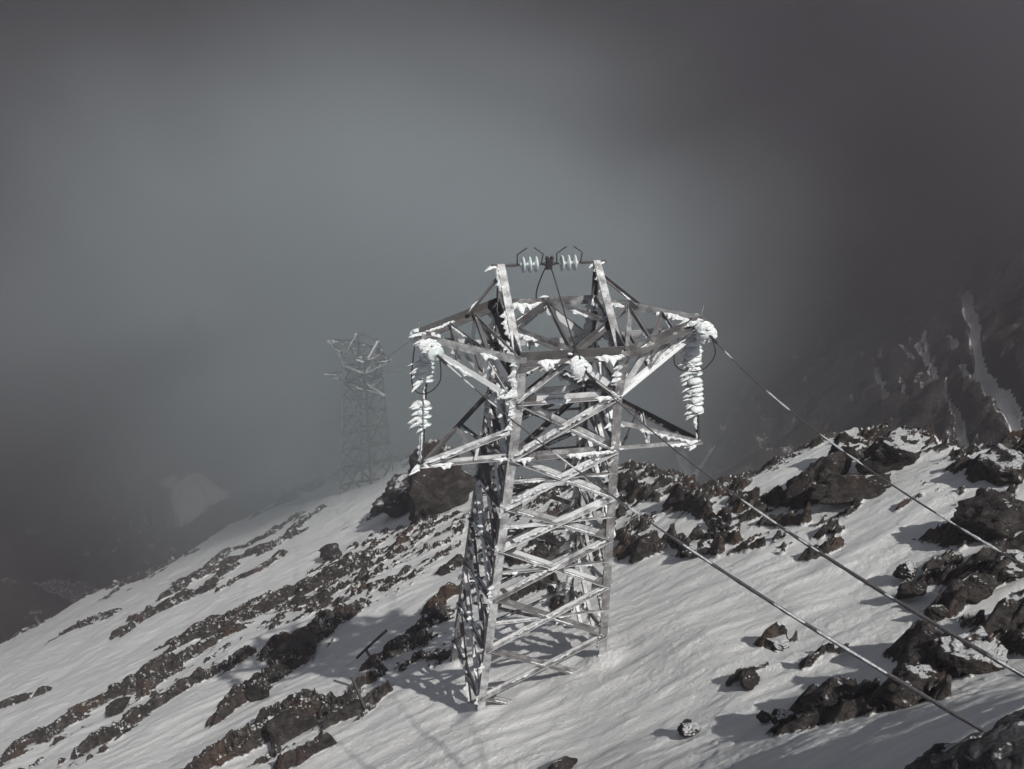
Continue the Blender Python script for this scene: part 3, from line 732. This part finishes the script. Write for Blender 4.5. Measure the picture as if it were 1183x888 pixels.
ra, e1 = insulator('upper insulator of three pale blue discs left of the centre clamp between the peaks', l+dx*.30, dx, 3, .16, .13, 0, 1, .10, True)
rb, e2 = insulator('upper insulator of three pale blue discs right of the centre clamp between the peaks', r-dx*.30, -dx, 3, .16, .13, 0, 2, .10, True)
mb = MB(); tube(mb, [e1-dx*.02, e2+dx*.02], .035, 8); box_bar(mb, ctr-Vector((0,0,.11)), ctr+Vector((0,0,.11)), .12, .09, dx)
for k in (-.05, .05): lathe(mb, ctr+dx*k+Vector((0,0,.09)), (0,0,1), [(0,.035),(.06,.035),(.075,.02)], 8)
tag(mb.build('jumper_clamp', IRON), 'dark bolted clamp in the middle between the two upper insulators', 'clamp')

def sagged(a, b, sag, n=60, ext=0.):
    a, b = Vector(a), Vector(b); pts = []
    for i in range(n+1):
        t = i/n*(1+ext); pts.append(a+(b-a)*t-Vector((0,0,1))*sag*4*t*(1-t) if t <= 1 else a+(b-a)*t+Vector((0,0,1))*sag*4*t*(t-1)*.5)
    return pts
ENDS = {'left': CABLE_L, 'mid': CABLE_M, 'right': CABLE_R}
starts = {'left': near.tip[-1]+near.axis((.05,-.12))+Vector((0,0,-.08)), 'mid': near.P(0,-1.08,near.zu-.05), 'right': near.tip[1]+near.axis((-.02,-.10))+Vector((0,0,-.06))}
clamps = {}
for i, (k, nm) in enumerate((('left','tension insulator end-on at the left crossarm tip, ringed with rime'), ('mid','tension insulator of the middle conductor in front of the crossarm, crusted white'), ('right','tension insulator end-on at the right crossarm tip, a fat white ring'))):
    a = starts[k]; d = (Vector(ENDS[k])-a).normalized()-Vector((0,0,.14)); d.normalize()
    _, clamps[k] = insulator(nm, a, d, 3, .155, .15, {'left': .4, 'mid': .6, 'right': .5}[k], 20+i, .09, clump=(1,1,0) if k == 'left' else None)
CB = 'conductors running from the near pylon up to the viewer'
for k, lab, sag, ext in (('left','lowest dark cable running from the left crossarm tip to the foreground rocks',.30,.06),('mid','middle cable running from the pylon body out at the right edge above the lowest cable',.27,.35),('right','highest cable running from the right crossarm tip across the boulders at the right',.24,.35)):
    a = clamps[k]; pts = sagged(a, ENDS[k], sag, 140, ext)
    R = random.Random(ord(k[0])); n = len(pts)
    rad = []
    for i in range(n):
        t = i/(n-1); base = .0105+(.009 if (k != 'right' and t*(1+ext) > .62) else 0)
        rad.append(base*(1+R.uniform(-.12,.18)))
    mb = MB(); tube(mb, pts, .012, 8, 0, rad)
    root = tag(mb.build('power_cable', WIRE, None, True), lab, 'cable', CB)
    j = 0
    while j < n-6:                                        # rime left along the weather side
        ln = R.randint(3, 12)
        if R.random() < (.42 if k != 'right' else .6)*(1 if j < n*.6 else .35):
            seg = [pts[q]+Vector((-.006,-.004,.010)) for q in range(j, min(j+ln, n))]
            if len(seg) > 2: mb = MB(); tube(mb, seg, .012, 5, 0, [.013*(1.0+R.uniform(-.25,.3))*min(1, q+.3, len(seg)-1-q+.3) for q in range(len(seg))]); mb.build('rime_sleeve', RIME, root)
        j += ln
    mb = MB(); d = (pts[1]-pts[0]).normalized(); tube(mb, [a-d*.05, a+d*.3], .028, 8); mb.build('dead_end_clamp', IRON, root)
# hanging strings that hold the jumpers clear of the tower
vtop = {-1: near.tip[-1]+near.axis((.12,-.02))+Vector((0,0,-.15)), 1: near.tip[1]+near.axis((-.14,.0))+Vector((0,0,-.12))}
for sx, lab in ((-1,'hanging insulator at the left crossarm with two separate clumps of rime'), (1,'hanging insulator at the right crossarm thickly caked with white rime')):
    a = vtop[sx]; b = near.low[sx]+Vector((0,0,.05)); L = (b-a).length; d = (b-a).normalized()
    R = random.Random(50+sx)
    root = thing('insulator_string', lab, 'insulator', a, 'insulator strings on the near pylon')
    mb = MB(); tube(mb, [a, b], .022, 8); box_bar(mb, b-d*.5, b, .07, .05); mb.build('rod', IRON, root)
    spots = (.13,.20,.27,.50,.57,.64) if sx < 0 else (.15,.22,.29,.38,.48,.56,.64,.72)
    for t in spots:
        mb = MB(); lathe(mb, a+d*L*t, d, disc_prof(.135), 24); mb.build('glass_disc', GLASS, root, True)
    mb = MB()
    for t in spots:
        c = a+d*L*t; rr = R.uniform(.11,.17) if sx < 0 else R.uniform(.15,.20)
        lathe(mb, c-d*.04+WIND*.05, d+Vector((R.uniform(-.2,.2),R.uniform(-.2,.2),0)), [(-.07,rr*.3),(-.04,rr*.8),(.01,rr*1.05),(.05,rr*.85),(.09,rr*.25)], 14, 0, .22, R)
        for j in range(9): feather(mb, c+Vector((R.uniform(-.1,.06),R.uniform(-.1,.06),R.uniform(-.06,.06))), R.uniform(.14,.34), R.uniform(.05,.11), R)
    rime(mb, a, b, .10, .55, R, 0); rime(mb, a+d*L*.72, b, .15, .95, R, 0)
    mb.build('rime_crust', RIME, root, True)
# jumper wires
def wire(name, label, pts, r, m=WIRE, n=40, group=None):
    P = [Vector(p) for p in pts]; out = []
    for i in range(len(P)-1):
        p0, p1, p2, p3 = P[max(i-1,0)], P[i], P[i+1], P[min(i+2,len(P)-1)]
        for j in range(10):
            t = j/10; out.append(.5*((2*p1)+(p2-p0)*t+(2*p0-5*p1+4*p2-p3)*t*t+(3*p1-p0-3*p2+p3)*t**3))
    out.append(P[-1]); mb = MB(); tube(mb, out, r, 6); return tag(mb.build(name, m, None, True), label, 'wire', group)
JG = 'jumper wires on the near pylon'
c = clamps['left']; b0 = near.tip[-1]+(far.tip[-1]-near.tip[-1]).normalized()*.85
wire('jumper_wire', 'thin black jumper loop hanging beside the left hanging insulator', [c, c+near.axis((.02,.08))+Vector((0,0,-.55)), c+near.axis((-.22,.30))+Vector((0,0,-.95)), c+near.axis((-.42,.6))+Vector((0,0,-.9)), b0], .011, IRON, group=JG)
c = clamps['right']; b1 = near.tip[1]+(far.tip[1]-near.tip[1]).normalized()*.85
wire('jumper_wire', 'thin black jumper loop curving down beside the right hanging insulator', [c, c+near.axis((.16,.04))+Vector((0,0,-.42)), c+near.axis((.05,.22))+Vector((0,0,-.86)), c+near.axis((-.28,.45))+Vector((0,0,-.98)), c+near.axis((-.3,.8))+Vector((0,0,-.9)), b1], .011, IRON, group=JG)
c = clamps['mid']; b2 = near.P(0,1,near.zu)+(far.P(0,-1,far.zu)-near.P(0,1,near.zu)).normalized()*.85
wire('jumper_wire', 'thin jumper wire rising from the middle insulator over the clamp between the peaks', [c, near.P(.02,-.75,near.zu+.22), ctr+near.axis((.05,-.03))+Vector((0,0,-.10)), ctr+near.axis((-.05,.03))+Vector((0,0,-.10)), near.P(-.15,1.35,near.zu+.1), b2], .013, IRON, group=JG)
for q0, q1, lab in ((near.tip[-1]+near.axis((-.03,.10))+Vector((0,0,-.05)), b0, 'back tension insulator at the left crossarm tip, facing the far pylon'), (near.tip[1]+near.axis((0,.10))+Vector((0,0,-.05)), b1, 'back tension insulator behind the right crossarm tip'), (near.P(0,1.05,near.zu), b2, 'back tension insulator of the middle conductor behind the crossarm')):
    insulator(lab, q0, q1-q0, 3, .14, ((q1-q0).length-.2)/3, 0, rnd.randint(0, 999), .10)
BK = 'conductors running down to the far pylon'
for s0, s1, lab in ((b0, far.tip[-1], 'faint cable sinking from the left crossarm into the fog'), (b1, far.tip[1], 'faint cable sinking behind the right crossarm into the fog'), (b2, far.P(0,-1,far.zu), 'faint middle cable sinking behind the pylon into the fog')):
    mb = MB(); tube(mb, sagged(s0, s1, 1.5, 60), .012, 6); tag(mb.build('power_cable', WIRE_ICY, None, True), lab, 'cable', BK)

# ------------------------------------------------------------------ boulders lying on the slope
B, F_, S_, G_, K_ = ROCKS
LIST = [
 (8.1,19.6,1.15,1.2,1.5,0,'angular dark boulder leaning on the ridge crest, leftmost of the crest boulders'),
 (8.9,20.0,.95,1.0,1.35,0,'pointed dark boulder on the crest just right of the leaning one'),
 (8.24,18.9,.5,.5,.6,0,'small wedge of dark rock in front of the two crest boulders'),
 (9.0,18.3,2.1,1.3,.95,0,'broad flat slabby boulder below the frosted crag on the crest'),
 (10.2,19.6,1.5,1.3,1.7,1,'tall frosted crag topping the ridge at the right'),
 (9.9,21.5,1.1,1.0,1.3,1,'rime speckled rock on the skyline left of the tall frosted crag'),
 (11.1,16.6,1.9,1.1,1.1,1,'long snow streaked outcrop on the crest at the right edge'),
 (9.85,14.3,1.4,1.1,1.15,0,'big dark boulder casting a shadow on the snow near the right edge'),
 (7.8,12.6,.5,.45,.5,0,'round brown stone alone on open snow between the two upper cables'),
 (8.1,13.5,.6,.4,.35,1,'low snow dusted stone just above the round brown stone'),
 (7.75,11.5,.36,.34,.35,0,'small stone below the middle cable near the right edge'),
 (6.1,18.9,1.3,.8,.85,1,'dark split outcrop with snow ledges in the dip right of the pylon'),
 (5.45,18.3,1.0,.7,.6,1,'low dark rock at the near foot of the split outcrop'),
 (7.2,18.6,.7,.4,.35,0,'low brown rock half buried beyond the middle of the snowfield'),
 (5.5,12.2,.75,.45,.35,2,'flat half buried stone under the lowest cable'),
 (4.7,11.1,.65,.45,.32,0,'low dark stone on open snow, left of the flat stone under the cable'),
 (3.5,10.1,.37,.33,.26,1,'small lone pebble like stone near the lower edge of the snow'),
 (5.15,9.0,.95,.8,.8,0,'dark lumpy boulder at the lower edge with snow on its right shoulder'),
 (5.65,8.35,.8,.7,.9,1,'grey broken boulder at the lower edge beside the dark lumpy one'),
 (6.5,9.4,.95,.8,1.1,0,'tall dark boulder where the lowest cable passes over'),
 (6.95,9.2,1.0,.9,.95,1,'snow plastered boulder right of the tall dark one under the cable'),
 (1.4,10.3,.7,.35,.18,0,'thin sliver of rock at the bottom edge below the pylon'),
 (-5.5,15.5,1.5,1.1,1.1,0,'rusty brown hump of rock low on the left slope'),
 (-9.5,37.3,1.7,1.2,1.0,0,'rounded dark rock on the edge of the far snowfield'),
 (-7.0,22.6,1.7,1.0,1.2,0,'dark layered block on the left slope above the long slab'),
 (-7.8,19.6,1.8,.8,1.1,0,'long pointed dark slab on the left slope by the edge of the shadow'),
 (-15.5,23.8,1.2,.9,.8,0,'dark knob of rock at the low end of a rocky rib, far left'),
 (5.8,23.0,1.3,1.0,1.1,0,'dark sloping crag on the skyline just right of the pylon'),
 (4.6,9.25,.36,.33,.34,1,'small grey stone left of the dark lumpy boulder'),
 (4.5,9.6,.26,.22,.18,0,'tiny chip of rock just beyond the small grey stone'),
 (9.2,12.3,.85,.7,.6,1,'frosted block among the shaded rocks at the right edge'),
 (8.5,11.9,.75,.6,.65,0,'dark block in the shaded rocks left of the frosted block'),
]
for i, (x, y, w, dp, h, mi, lab) in enumerate(LIST):
    boulder('boulder', lab, x, y, w, dp, h, 100+i, ROCKS[mi], rot=rnd.uniform(0, 3.1), sink=.18)
boulder('crag', 'big dark crag on the ridge to the right of the far pylon', -3.6, 37.5, 3.7, 3.2, 4.7, 301, K_, sink=.12, rot=.4, cat='crag', cuts=7, lump=.28)
boulder('crag', 'lower dark crag with a snow patch between the far pylon and the big crag', -6.2, 41.5, 3.4, 2.6, 2.8, 302, K_, sink=.12, rot=1.1, cat='crag', cuts=7, lump=.28)
for (x, y, z, w, dp, h, sd, lab) in FORE:
    o = boulder('boulder', lab, x, y, w, dp, h, sd, G_, smooth=True, rot=.5); o.location.z = z
# two bent stakes on the left slope
SG = 'iron stakes beside the pylon'
def stake(label, foot, top, extra, r=.03):
    dz = hz(foot[0], foot[1])-foot[2]-.02
    lift = lambda p: (p[0], p[1], p[2]+dz)
    foot = lift(foot); top = lift(top)
    root = thing('iron_stake', label, 'stake', foot, SG)
    mb = MB(); f = Vector(foot); box_bar(mb, f-Vector((0,0,.5)), f, r*2, r*1.5); box_bar(mb, f, Vector(top), r*2, r*1.5); mb.build('post', IRON, root)
    for nm, pts, rr in extra:
        mb = MB(); tube(mb, [lift(p) for p in pts], rr, 6); mb.build(nm, IRON, root)
for st in STAKES: stake(*st)

# ------------------------------------------------------------------ air
def volume_object(name, mesh_fn, nodes_fn):
    o = mesh_fn(name); o['kind'] = 'stuff'
    m, nt, out = mat(name); nodes_fn(N(nt), out); o.data.materials.append(m); return o
def haze_box(name):
    mb = MB(); x0, x1, y0, y1, z0, z1 = -640, 640, -640, 640, -150, 4
    mb.add([(x0,y0,z0),(x1,y0,z0),(x1,y1,z0),(x0,y1,z0),(x0,y0,z1),(x1,y0,z1),(x1,y1,z1),(x0,y1,z1)], [(0,3,2,1),(4,5,6,7),(0,1,5,4),(1,2,6,5),(2,3,7,6),(3,0,4,7)])
    me = bpy.data.meshes.new(name); me.from_pydata(mb.v, [], mb.f); o = bpy.data.objects.new(name, me); COL.objects.link(o); return o
def haze_nodes(n, out):
    v = n('ShaderNodeVolumePrincipled'); v.inputs['Color'].default_value = HAZE_COL; v.inputs['Density'].default_value = HAZE_DENS; v.inputs['Anisotropy'].default_value = HAZE_G
    n.link(v.outputs[0], out.inputs['Volume'])
volume_object('haze', haze_box, haze_nodes)
def fog_maker(c, s):
    def fog_mesh(name):
        v, f = icosphere(3); me = bpy.data.meshes.new(name); me.from_pydata(v.tolist(), [], f)
        o = bpy.data.objects.new(name, me); COL.objects.link(o); o.location = c; o.scale = s; return o
    return fog_mesh
def fog_nodes_maker(dens, off, fcol, fg):
    def fog_nodes(n, out):
        pos = n('ShaderNodeTexCoord').outputs['Object']
        ln = n('ShaderNodeVectorMath', operation='LENGTH'); n.link(pos, ln.inputs[0])
        mp = n.mapping(pos); mp.node.inputs['Location'].default_value = (off, off*.7, 0)
        nz = n.noise(mp, 1.7, 4, .55, .5)
        r = n.math('ADD', ln.outputs['Value'], n.math('MULTIPLY', n.math('SUBTRACT', nz, .5), .8 if off < 20 else .1))
        d = n.smooth(1.0, -.1, r); d = n.math('MULTIPLY', d, d) if off < 20 else n.smooth(1., .75, r)
        d = n.math('MULTIPLY', d, n.smooth(1.0, .8, ln.outputs['Value']))
        if off > 20: d = n('ShaderNodeValue').outputs[0]; d.default_value = 1.
        v = n('ShaderNodeVolumePrincipled'); v.inputs['Color'].default_value = fcol; v.inputs['Anisotropy'].default_value = fg
        v.inputs['Density'].default_value = dens
        if off < 20: n.link(n.math('MULTIPLY', d, dens), v.inputs['Density'])
        n.link(v.outputs[0], out.inputs['Volume'])
    return fog_nodes
for c, s, dens, off, fc, fg in FOGS: volume_object('fog_bank', fog_maker(c, s), fog_nodes_maker(dens, off, fc, fg))

# ------------------------------------------------------------------ light
AZ, EL = math.radians(SUN_AZ), math.radians(SUN_EL)
w = bpy.data.worlds.new('World'); scene.world = w; w.use_nodes = True
nt = w.node_tree; nt.nodes.clear(); n = N(nt)
sky = n('ShaderNodeTexSky', sky_type='NISHITA', sun_disc=False, sun_elevation=EL, sun_rotation=AZ, altitude=2800.)
hs = n('ShaderNodeHueSaturation', in_Saturation=.34); n.link(sky.outputs[0], hs.inputs['Color'])
bg = n('ShaderNodeBackground', in_Strength=SKY); n.link(hs.outputs[0], bg.inputs['Color'])
wo = n('ShaderNodeOutputWorld'); n.link(bg.outputs[0], wo.inputs['Surface'])
sl = bpy.data.lights.new('sun', 'SUN'); sl.energy = SUN; sl.angle = math.radians(.55); sl.color = (1., .965, .91)
so = bpy.data.objects.new('sun', sl); COL.objects.link(so)
sd = Vector((math.sin(AZ)*math.cos(EL), math.cos(AZ)*math.cos(EL), math.sin(EL)))
so.rotation_euler = (-sd).to_track_quat('-Z', 'Y').to_euler(); so.location = sd*60

# ------------------------------------------------------------------ camera
cd = bpy.data.cameras.new('camera'); cam = bpy.data.objects.new('camera', cd); COL.objects.link(cam); scene.camera = cam
cd.sensor_width = 36; cd.lens = 36*1060.5/1183; cd.clip_start = .05; cd.clip_end = 3000
p_, r_ = .5903, .0704
F0 = Vector((0, math.cos(p_), -math.sin(p_))); U0 = Vector((0, math.sin(p_), math.cos(p_))); R0 = Vector((1,0,0))
X_ = R0*math.cos(r_)+U0*math.sin(r_); Y_ = -R0*math.sin(r_)+U0*math.cos(r_)
cam.matrix_world = Matrix(((X_.x, Y_.x, -F0.x, 0), (X_.y, Y_.y, -F0.y, 0), (X_.z, Y_.z, -F0.z, 0), (0,0,0,1)))

scene.render.engine = 'CYCLES'
cy = scene.cycles
cy.use_denoising = True
cy.max_bounces = 6; cy.diffuse_bounces = 3; cy.volume_bounces = 2; cy.transmission_bounces = 4
cy.volume_step_rate = 1.6; cy.volume_max_steps = 128
cy.use_adaptive_sampling = True; cy.adaptive_threshold = .03
vs = scene.view_settings
vs.view_transform = 'Standard'; vs.look = 'None'; vs.gamma = 1; vs.exposure = EXPO
